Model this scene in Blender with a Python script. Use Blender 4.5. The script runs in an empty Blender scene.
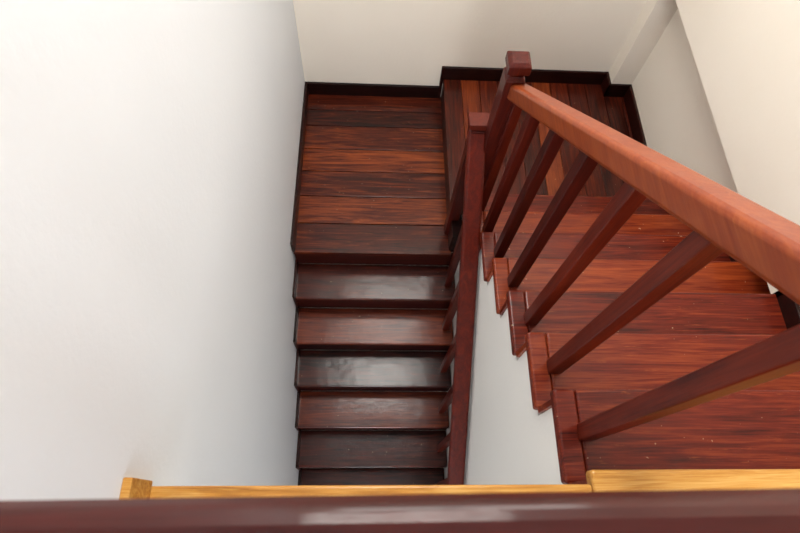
import bpy, bmesh, math, random
from mathutils import Matrix, Vector
random.seed(4)
S=bpy.context.scene
S.view_settings.view_transform='Standard'
S.view_settings.exposure=0.12
CZ=4.27
# ---------------- materials ----------------
def nodes(name):
    m=bpy.data.materials.new(name); m.use_nodes=True
    nt=m.node_tree; b=nt.nodes['Principled BSDF']; return m,nt,b
def wood(name,axis,dark,mid,light,rough=0.1,coat=0.5,wear=.4,contrast=1.0,tonev=.28,base=.45):
    m,nt,b=nodes(name); N=nt.nodes; L=nt.links
    tc=N.new('ShaderNodeTexCoord'); at=N.new('ShaderNodeAttribute'); at.attribute_name='tone'
    def mapped(sc,seed=37.0):
        mp=N.new('ShaderNodeMapping'); mp.inputs['Scale'].default_value=sc
        add=N.new('ShaderNodeVectorMath'); add.operation='ADD'
        s=N.new('ShaderNodeVectorMath'); s.operation='SCALE'; s.inputs['Scale'].default_value=seed
        c=N.new('ShaderNodeCombineXYZ')
        for i in range(3): L.new(at.outputs['Fac'],c.inputs[i])
        L.new(c.outputs[0],s.inputs[0]); L.new(tc.outputs['Object'],mp.inputs['Vector'])
        L.new(mp.outputs[0],add.inputs[0]); L.new(s.outputs[0],add.inputs[1]); return add.outputs[0]
    def noise(vec,scale,det,ro=.6,dist=0):
        n=N.new('ShaderNodeTexNoise'); n.inputs['Scale'].default_value=scale; n.inputs['Detail'].default_value=det
        n.inputs['Roughness'].default_value=ro; n.inputs['Distortion'].default_value=dist; L.new(vec,n.inputs['Vector']); return n.outputs['Fac']
    def madd(a,k,c):
        q=N.new('ShaderNodeMath'); q.operation='MULTIPLY_ADD'; L.new(a,q.inputs[0]); q.inputs[1].default_value=k
        if isinstance(c,(int,float)): q.inputs[2].default_value=c
        else: L.new(c,q.inputs[2])
        return q.outputs[0]
    ax={'X':0,'Y':1,'Z':2}[axis]
    def sc(a,c): v=[c,c,c]; v[ax]=a; return tuple(v)
    v1=mapped(sc(1.7,24)); v2=mapped(sc(6,210)); v3=mapped(sc(7,70),11)
    n1=noise(v1,1.0,6,.62,2.0); n2=noise(v2,1.0,4,.65,.2); n3=noise(v3,1.0,4,.75,.4)
    t=madd(at.outputs['Fac'],tonev,-tonev*.5)
    f=madd(n1,.70*contrast,t); f=madd(n2,.42*contrast,f)
    f=madd(f,1.0,.5-.56*contrast)
    r=N.new('ShaderNodeValToRGB'); cr=r.color_ramp
    cr.elements[0].position=.28; cr.elements[0].color=(*dark,1)
    cr.elements[1].position=.76; cr.elements[1].color=(*light,1)
    e=cr.elements.new(.50); e.color=(*mid,1)
    L.new(f,r.inputs[0])
    wr=N.new('ShaderNodeMapRange'); wr.inputs['From Min'].default_value=.62; wr.inputs['From Max'].default_value=.74; wr.inputs['To Max'].default_value=wear
    L.new(n3,wr.inputs['Value'])
    mx=N.new('ShaderNodeMix'); mx.data_type='RGBA'; L.new(wr.outputs[0],mx.inputs['Factor']); L.new(r.outputs[0],mx.inputs['A'])
    mx.inputs['B'].default_value=(min(1,light[0]*1.4),min(1,light[1]*1.9+.01),light[2]*1.8,1)
    sp=noise(tc.outputs['Object'],60,2,.5); mr=N.new('ShaderNodeMapRange'); mr.inputs['From Min'].default_value=.74; mr.inputs['From Max'].default_value=.775; mr.inputs['To Max'].default_value=.5 if wear>.25 else 0
    L.new(sp,mr.inputs['Value'])
    m2=N.new('ShaderNodeMix'); m2.data_type='RGBA'; L.new(mr.outputs[0],m2.inputs['Factor']); L.new(mx.outputs['Result'],m2.inputs['A']); m2.inputs['B'].default_value=(.6,.42,.25,1)
    L.new(m2.outputs['Result'],b.inputs['Base Color'])
    b.inputs['Roughness'].default_value=base
    b.inputs['Specular IOR Level'].default_value=.12
    b.inputs['Coat Weight'].default_value=coat; b.inputs['Coat Roughness'].default_value=rough
    n4=noise(tc.outputs['Object'],8,2)
    bp=N.new('ShaderNodeBump'); bp.inputs['Strength'].default_value=.2; bp.inputs['Distance'].default_value=.01
    L.new(madd(n2,.10,madd(n1,.12,n4)),bp.inputs['Height']); L.new(bp.outputs[0],b.inputs['Normal']); L.new(bp.outputs[0],b.inputs['Coat Normal'])
    return m
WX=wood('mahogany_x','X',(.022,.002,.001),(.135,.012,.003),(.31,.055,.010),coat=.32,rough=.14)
WY=wood('mahogany_y','Y',(.015,.002,.001),(.085,.010,.003),(.25,.048,.010),coat=.4)
WLX=wood('mahogany_landing','X',(.008,.0014,.0008),(.068,.008,.0025),(.28,.056,.010),wear=.45,rough=.12,contrast=1.15,coat=.4)
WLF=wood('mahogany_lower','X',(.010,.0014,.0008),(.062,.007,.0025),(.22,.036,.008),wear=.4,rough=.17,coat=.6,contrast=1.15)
WZ=wood('mahogany_z','Z',(.02,.0016,.001),(.065,.005,.002),(.15,.016,.004),rough=.22,coat=.3,wear=.15,contrast=.8)
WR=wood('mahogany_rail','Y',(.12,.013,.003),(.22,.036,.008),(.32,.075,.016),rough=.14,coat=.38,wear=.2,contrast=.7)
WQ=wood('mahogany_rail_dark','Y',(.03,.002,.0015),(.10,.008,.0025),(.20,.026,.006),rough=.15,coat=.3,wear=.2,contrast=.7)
WF=wood('mahogany_guard','X',(.02,.002,.0015),(.055,.005,.0025),(.11,.012,.004),rough=.1,coat=.32,wear=.1,contrast=.6)
WD=wood('dark_skirting_x','X',(.005,.0008,.0006),(.015,.0018,.001),(.035,.004,.002),wear=.1,coat=.4)
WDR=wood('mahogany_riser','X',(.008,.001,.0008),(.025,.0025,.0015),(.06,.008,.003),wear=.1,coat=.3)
WG=wood('golden_teak','X',(.25,.090,.012),(.47,.21,.036),(.62,.36,.10),rough=.18,coat=.4,wear=.2,contrast=1.4)
def paint(name,c,c2,rough=.75,bump=.05):
    m,nt,b=nodes(name); N=nt.nodes; L=nt.links
    tc=N.new('ShaderNodeTexCoord'); n=N.new('ShaderNodeTexNoise'); n.inputs['Scale'].default_value=1.4; n.inputs['Detail'].default_value=4
    L.new(tc.outputs['Object'],n.inputs['Vector'])
    r=N.new('ShaderNodeValToRGB'); r.color_ramp.elements[0].position=.3; r.color_ramp.elements[0].color=(*c,1)
    r.color_ramp.elements[1].position=.75; r.color_ramp.elements[1].color=(*c2,1)
    L.new(n.outputs['Fac'],r.inputs[0]); L.new(r.outputs[0],b.inputs['Base Color']); b.inputs['Roughness'].default_value=rough
    f=N.new('ShaderNodeTexNoise'); f.inputs['Scale'].default_value=55; f.inputs['Detail'].default_value=5; L.new(tc.outputs['Object'],f.inputs['Vector'])
    bp=N.new('ShaderNodeBump'); bp.inputs['Strength'].default_value=bump*3; bp.inputs['Distance'].default_value=.006
    L.new(f.outputs['Fac'],bp.inputs['Height']); L.new(bp.outputs[0],b.inputs['Normal']); return m
PL=paint('white_plaster',(.74,.78,.83),(.78,.815,.86))
PC=paint('cream_plaster',(.86,.79,.68),(.90,.83,.73))
PW=paint('stair_plaster',(.90,.875,.83),(.92,.90,.86))
CO=paint('tile_floor',(.60,.56,.50),(.70,.66,.60),rough=.4)
FR=paint('window_frame_paint',(.75,.75,.75),(.8,.8,.8),rough=.4,bump=0)
m,nt,bb=nodes('fill_panel_glow'); bb.inputs['Emission Color'].default_value=(1,.97,.93,1); bb.inputs['Emission Strength'].default_value=2; LD=m  # glowing face of the added fill panel
# ---------------- mesh helpers ----------------
class B:
    def __init__(s): s.bm=bmesh.new(); s.t=s.bm.faces.layers.float.new('tone')
    def face(s,vs,t,mi=0):
        f=s.bm.faces.new(vs); f[s.t]=t; f.material_index=mi
    def box(s,x0,x1,y0,y1,z0,z1,t=None,mi=0):
        if t is None: t=random.random()
        v=[s.bm.verts.new((x,y,z)) for x in(x0,x1) for y in(y0,y1) for z in(z0,z1)]
        for q in((0,1,3,2),(4,6,7,5),(0,4,5,1),(2,3,7,6),(0,2,6,4),(1,5,7,3)): s.face([v[i] for i in q],t,mi)
    def prism_x(s,prof,x0,x1,t=None,mi=0):
        if t is None: t=random.random()
        a=[s.bm.verts.new((x0,y,z)) for y,z in prof]; b=[s.bm.verts.new((x1,y,z)) for y,z in prof]
        n=len(prof); s.face(a,t,mi); s.face(b[::-1],t,mi)
        for i in range(n): s.face([a[i],b[i],b[(i+1)%n],a[(i+1)%n]],t,mi)
    def sweep(s,prof,p0,p1,t=None,mi=0):
        if t is None: t=random.random()
        p0=Vector(p0);p1=Vector(p1); d=(p1-p0); h=Vector((d.x,d.y,0)).normalized(); side=Vector((h.y,-h.x,0))
        a=[s.bm.verts.new(p0+side*u+Vector((0,0,w))) for u,w in prof]; b=[s.bm.verts.new(p1+side*u+Vector((0,0,w))) for u,w in prof]
        n=len(prof); s.face(a,t,mi); s.face(b[::-1],t,mi)
        for i in range(n): s.face([a[i],b[i],b[(i+1)%n],a[(i+1)%n]],t,mi)
    def frust(s,cx,cy,z0,z1,h0,h1,t=.5,mi=0):
        a=[s.bm.verts.new((cx+i*h0,cy+j*h0,z0)) for i,j in((-1,-1),(1,-1),(1,1),(-1,1))]
        b=[s.bm.verts.new((cx+i*h1,cy+j*h1,z1)) for i,j in((-1,-1),(1,-1),(1,1),(-1,1))]
        s.face(a[::-1],t,mi); s.face(b,t,mi)
        for i in range(4): s.face([a[i],a[(i+1)%4],b[(i+1)%4],b[i]],t,mi)
    def done(s,name,mats,bev=0,parent=None,seg=3):
        bmesh.ops.recalc_face_normals(s.bm,faces=s.bm.faces[:])
        me=bpy.data.meshes.new(name); s.bm.to_mesh(me); s.bm.free()
        o=bpy.data.objects.new(name,me); S.collection.objects.link(o)
        for m in (mats if isinstance(mats,list) else [mats]): me.materials.append(m)
        if bev:
            md=o.modifiers.new('bevel','BEVEL'); md.width=bev; md.segments=seg; md.limit_method='ANGLE'; md.angle_limit=math.radians(30)
        if parent: o.parent=parent
        return o
def empty(n):
    e=bpy.data.objects.new(n,None); S.collection.objects.link(e); return e
# ---------------- key dimensions ----------------
XL=-.465; XW=.49; XR=1.60; XB=1.47; YB=2.55
R=.17; G1=.217; G2=.2115
ZL=CZ-2.74; ZR=CZ-2.57; ZU=CZ-1.21; ZC=ZU+2.75
Y0=1.366
def yl(k): return Y0-G1*k
def zl(k): return ZL-R*k
def yr(k): return 1.57-G2*(k-1)
def zr(k): return ZR+R*k
# ---------------- shell ----------------
b=B(); b.box(XL-.15,XL,-3.2,YB+.15,-.1,ZC); b.done('wall_left',PL)
b=B(); wx0,wx1,wz0,wz1=-.25,1.15,CZ+.10,CZ+1.2
b.box(XL,XR+.15,YB,YB+.15,-.1,wz0); b.box(XL,XR+.15,YB,YB+.15,wz1,ZC); b.box(XL,wx0,YB,YB+.15,wz0,wz1); b.box(wx1,XR+.15,YB,YB+.15,wz0,wz1)
b.done('wall_back',PC)
b=B(); b.box(XR,XR+.15,-3.2,YB,-.1,CZ-1.76); b.done('wall_right',PC)
b=B(); b.box(XB,XR+.15,-3.2,YB,CZ-1.76,ZC); b.done('wall_right_upper',PC)
b=B(); b.box(XB,XR,YB-.10,YB,ZR,CZ-1.76); b.done('column',PC)
b=B(); fx0,fx1=-.3,1.3; fz0,fz1=ZU+.9,ZU+2.4; lx0,lx1,lz0,lz1=-.4,.45,.9,2.3  # lower hole is added to let fill light in
b.box(XL-.15,XR+.15,-3.35,-3.2,-.1,lz0); b.box(XL-.15,XR+.15,-3.35,-3.2,lz1,fz0); b.box(XL-.15,lx0,-3.35,-3.2,lz0,lz1); b.box(lx1,XR+.15,-3.35,-3.2,lz0,lz1)
b.box(XL-.15,XR+.15,-3.35,-3.2,fz1,ZC); b.box(XL-.15,fx0,-3.35,-3.2,fz0,fz1); b.box(fx1,XR+.15,-3.35,-3.2,fz0,fz1)
b.done('wall_front',PL)
b=B(); b.box(XL-.15,XR+.15,-3.35,YB+.15,ZC,ZC+.12); b.done('ceiling',PL)
b=B(); b.box(XL-.15,XR+.15,-3.35,YB+.15,-.12,0); b.done('floor',CO)
def window(name,x0,x1,z0,z1,y):
    b=B(); w=.045
    b.box(x0,x1,y-.03,y+.03,z0,z0+w); b.box(x0,x1,y-.03,y+.03,z1-w,z1)
    b.box(x0,x0+w,y-.03,y+.03,z0,z1); b.box(x1-w,x1,y-.03,y+.03,z0,z1)
    m=(x0+x1)/2; b.box(m-w/2,m+w/2,y-.03,y+.03,z0,z1); b.done(name,FR,.004)
window('window_1',wx0,wx1,wz0,wz1,YB+.08); window('window_2',fx0,fx1,fz0,fz1,-3.28); window('fill_opening',lx0,lx1,lz0,lz1,-3.28)  # third one is an unseen opening added for the lower fill
# upper floor slab + boards
b=B(); b.box(XL,XB,-3.2,.03,ZU-.22,ZU-.03,mi=1)
y=-.0
while y>-3.15:
    b.box(XL,XB,max(y-.12,-3.2),y-.002,ZU-.03,ZU-.001); y-=.12
b.done('upper_floor',[WX,PW],.0015,seg=1)
b=B(); b.box(XL+.001,XW-.018,.0,.060,ZU-.04,ZU+.004,.6); b.done('trim_1',WG,.006)
b=B(); b.box(XW-.016,XB,.0,.0895,ZU-.035,ZU+.004,.75); b.done('trim_2',WG,.008)
b=B(); b.box(XL,XL+.018,-3.2,.07,ZU+.004,ZU+.11,.55); b.done('baseboard_left',WG,.003)
# ---------------- lower flight + landing ----------------
st=empty('stair_flight')
prof=[(Y0+.028,0)]
for k in range(0,9):
    prof+=[(yl(k)+.028,zl(k)-.031)]
    prof+=[(yl(k)+.028,zl(k+1)-.031)] if k<8 else [(yl(8)+.028,0)]
b=B(); b.prism_x(prof,XL+.001,XW-.001); b.done('core',PW,parent=st)
b=B(); rz=B()
for k in range(0,9):
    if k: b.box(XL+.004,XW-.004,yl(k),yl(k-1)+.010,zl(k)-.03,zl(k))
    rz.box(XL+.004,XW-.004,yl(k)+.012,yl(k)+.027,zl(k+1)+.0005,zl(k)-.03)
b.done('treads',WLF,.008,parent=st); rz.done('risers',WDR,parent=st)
b=B()
for k in range(1,9):
    b.box(XL,XL+.014,yl(k),yl(k-1)+.012,zl(k)-.02,zl(k)+.05)
    b.box(XL,XL+.014,yl(k)-.006,yl(k)+.012,zl(k)-.17,zl(k)+.05)
b.done('wall_string',WD,.002,parent=st)
ld=empty('stair_landing')
b=B(); b.box(XL+.001,XW-.001,Y0+.031,YB-.001,ZL-.2,ZL-.031); b.done('core',PW,parent=ld)
b=B(); y=Y0; ws=[.195,.187,.182,.168,.184,.13,.15]
tn=[.35,.8,.45,.85,.6,.15,.4]
for w,t in zip(ws,tn):
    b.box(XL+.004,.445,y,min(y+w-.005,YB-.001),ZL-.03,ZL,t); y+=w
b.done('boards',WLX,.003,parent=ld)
b=B(); b.box(XW,XR-.001,1.537,YB-.001,ZR-.2,ZR-.031); b.box(.446,XW,1.40,YB-.001,ZL-.03,ZR-.031); b.done('core_upper',WD,parent=ld)
b=B(); x=.425
while x<XR-.01:
    x2=min(x+.115,XR); b.box(x,x2-.0025,1.55,YB-.001,ZR-.03,ZR); x=x2
b.done('boards_upper',WY,.0025,parent=ld)
b=B(); b.box(.43,.4455,Y0+.03,YB-.001,ZL+.0005,ZR-.03); b.box(.43,XW-.002,Y0+.03,1.549,ZR-.03,ZR); b.done('riser_upper',WD,.002,parent=ld)
b=B(); h=.10
b.box(XL+.016,.42,YB-.016,YB,ZL,ZL+h); b.box(.405,.425,YB-.017,YB,ZL,ZR+h); b.box(.42,XB,YB-.016,YB,ZR,ZR+h)
b.box(XB-.016,XB,YB-.116,YB-.0,ZR,ZR+h); b.box(XB-.016,XR,YB-.116,YB-.10,ZR,ZR+h)
b.done('baseboard_back',WD,.003)
b=B(); b.box(XL,XL+.016,Y0,YB,ZL,ZL+h); b.done('baseboard_left.001',WD,.003)
b=B(); b.box(XR-.016,XR,1.5,YB-.116,ZR,ZR+h); b.done('baseboard_right',WD,.003)
# ---------------- upper flight ----------------
uf=empty('stair_flight.001')
prof=[(-.6,0),(-.6,ZU-.22),(yr(8)-.035,ZU-.22),(yr(8)-.035,zr(7)-.036)]
for k in range(7,0,-1):
    prof+=[(yr(k)-.035,zr(k)-.036),(yr(k)-.035,zr(k-1)-.036)]
prof+=[(1.535,0)]
b=B(); b.prism_x(prof,XW,XB-.001,.5); b.done('core',PW,parent=uf)
b=B()
for k in range(1,5): b.box(XB,XR-.001,yr(k+1)-.035,yr(k)-.036,.0,zr(k)-.036)
b.done('core_side',PW,parent=uf)
b=B(); rz=B(); ws_=B()
for k in range(1,8):
    xe=XR if k<=4 else XB
    t=[0,.3,.75,.4,.85,.35,.7,.45][k]
    b.box(.474,.532,yr(k+1)-.02,yr(k),zr(k)-.036,zr(k),t-.05)
    b.box(.5325,xe-.002,yr(k+1)-.02,yr(k),zr(k)-.036,zr(k),t)
    ws_.box(xe-.016,xe,yr(k+1)-.03,yr(k)+.004,zr(k)-.04,zr(k)+.07)
    ws_.box(xe-.016,xe,yr(k)-.02,yr(k)+.004,zr(k)-.17,zr(k)+.07)
for k in range(1,9):
    xe=XR if k<=5 else XB
    rz.box(.48,xe-.002,yr(k)-.034,yr(k)-.018,zr(k-1)+.0005,zr(k)-.036)
b.done('treads',WX,.008,parent=uf); rz.done('risers',WX,parent=uf); ws_.done('wall_string',WD,.002,parent=uf)
# ---------------- banisters ----------------
def railprof(w,t):
    h=w/2
    return [(-h,-t+.012),(-h+.008,-t),(h-.008,-t),(h,-t+.012),(h,-.014),(h-.005,-.004),(h-.014,0),(-h+.014,0),(-h+.005,-.004),(-h,-.014)]
bn=empty('banister'); XRAIL=.545; HR=.825
def zn(y): return CZ-(1.38+(y-.301)*(R/G2))
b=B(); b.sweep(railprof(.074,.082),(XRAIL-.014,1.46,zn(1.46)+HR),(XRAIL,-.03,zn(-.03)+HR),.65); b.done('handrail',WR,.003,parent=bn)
b=B()
for k in range(1,8):
    yc=yr(k)-.11
    if k==1: yc=yr(1)-.13
    hw=.021; xx=XRAIL-.002
    b.box(xx-hw,xx+hw,yc-hw,yc+hw,zr(k),zn(yc)+HR-.065)
b.done('balusters',WZ,.004,parent=bn)
def newel(bd,cx,cy,z0,z1,hw=.037):
    bd.box(cx-hw,cx+hw,cy-hw,cy+hw,z0,z1-.085,.5)
    bd.frust(cx,cy,z1-.085,z1-.07,hw,hw*.72,.5); bd.frust(cx,cy,z1-.07,z1-.058,hw*.72,hw*.72,.5)
    bd.frust(cx,cy,z1-.058,z1-.048,hw*.72,hw*1.12,.5); bd.frust(cx,cy,z1-.048,z1-.012,hw*1.12,hw*1.12,.5); bd.frust(cx,cy,z1-.012,z1,hw*1.12,hw*.75,.5)
b=B(); newel(b,.508,1.475,zr(1),CZ-1.375); b.done('newel_post',WZ,.003,parent=bn)
b2=empty('banister.001'); XQ=.440
def zm(y): return ZL-(Y0-y)*(R/G1)
HQ=.80
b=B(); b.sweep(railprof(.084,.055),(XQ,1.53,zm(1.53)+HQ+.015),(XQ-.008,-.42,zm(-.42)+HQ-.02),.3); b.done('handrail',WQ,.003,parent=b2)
b=B()
for k in range(1,9):
    yc=yl(k)+.11; b.box(XQ-.019,XQ+.019,yc-.019,yc+.019,zl(k),zm(yc)+.74)
b.done('balusters',WZ,.003,parent=b2)
b=B(); b.box(XQ-.03,XQ+.03,1.495,1.555,ZL,zm(1.53)+.80); b.box(XQ-.044,XQ+.044,1.50,1.575,zm(1.53)+.80,zm(1.53)+.835); b.done('newel_post',WZ,.004,parent=b2)
b=B(); b.box(XQ-.034,XQ+.034,-.49,-.42,0,zm(-.42)+.83); b.done('newel_post_end',WZ,.004,parent=b2)
b3=empty('banister.002'); zt=CZ-.31
b=B(); b.sweep(railprof(.085,.06),(XL+.001,-.036,zt),(.52,-.0265,zt),.25); b.done('handrail',WF,.004,parent=b3)
b=B(); x=XL+.09
while x<.5:
    b.box(x-.02,x+.02,-.055,-.015,ZU,zt-.05); x+=.125
b.done('balusters',WZ,.003,parent=b3)
b=B(); newel(b,.56,-.065,ZU,CZ-.20); b.done('newel_post',WZ,.003,parent=b3)
# ---------------- added fill panel, unseen on the ceiling ----------------
lp=empty('fill_panel'); lx,ly=.15,1.9
b=B(); b.box(lx-.55,lx+.55,ly-.25,ly+.25,ZC-.06,ZC-.001); b.done('housing',FR,.01,parent=lp)
b=B(); b.box(lx-.52,lx+.52,ly-.22,ly+.22,ZC-.075,ZC-.0601); b.done('diffuser',LD,.005,parent=lp)
# ---------------- lights ----------------
def area(n,loc,rot,sx,sy,p,c):
    l=bpy.data.lights.new(n,'AREA'); l.shape='RECTANGLE'; l.size=sx; l.size_y=sy; l.energy=p; l.color=c
    o=bpy.data.objects.new(n,l); o.location=loc; o.rotation_euler=[math.radians(a) for a in rot]; S.collection.objects.link(o); return o
area('daylight_back',((wx0+wx1)/2,YB+.2,(wz0+wz1)/2),(-62,0,0),wx1-wx0,wz1-wz0,60,(1,.96,.89))
area('daylight_front',((fx0+fx1)/2,-3.4,(fz0+fz1)/2),(78,0,0),fx1-fx0,fz1-fz0,90,(.96,.98,1))
area('fill_lower',((lx0+lx1)/2,-3.4,(lz0+lz1)/2),(90,0,0),lx1-lx0,lz1-lz0,55,(.98,.98,1))  # added fill to brighten the bottom of the stairwell
area('fill_panel_light',(lx,ly,ZC-.08),(0,0,0),1.0,.42,30,(1,.96,.90))  # added overhead fill so light reaches down the well
w=bpy.data.worlds.new('world'); S.world=w; w.use_nodes=True; w.node_tree.nodes['Background'].inputs[0].default_value=(.8,.88,1,1); w.node_tree.nodes['Background'].inputs[1].default_value=1.2
# ---------------- camera ----------------
cd=bpy.data.cameras.new('camera'); cd.lens=24; cd.sensor_width=36; cd.clip_start=.01
cd.dof.use_dof=True; cd.dof.focus_distance=1.9; cd.dof.aperture_fstop=8
co=bpy.data.objects.new('camera',cd); S.collection.objects.link(co); S.camera=co
fw=Vector((.0487,.4244,-.9042)).normalized(); up=Vector((-.0158,.9054,.4241)); rt=fw.cross(up).normalized(); up=rt.cross(fw)
M=Matrix((( rt.x,up.x,-fw.x,0),(rt.y,up.y,-fw.y,0),(rt.z,up.z,-fw.z,CZ),(0,0,0,1)))
co.matrix_world=M
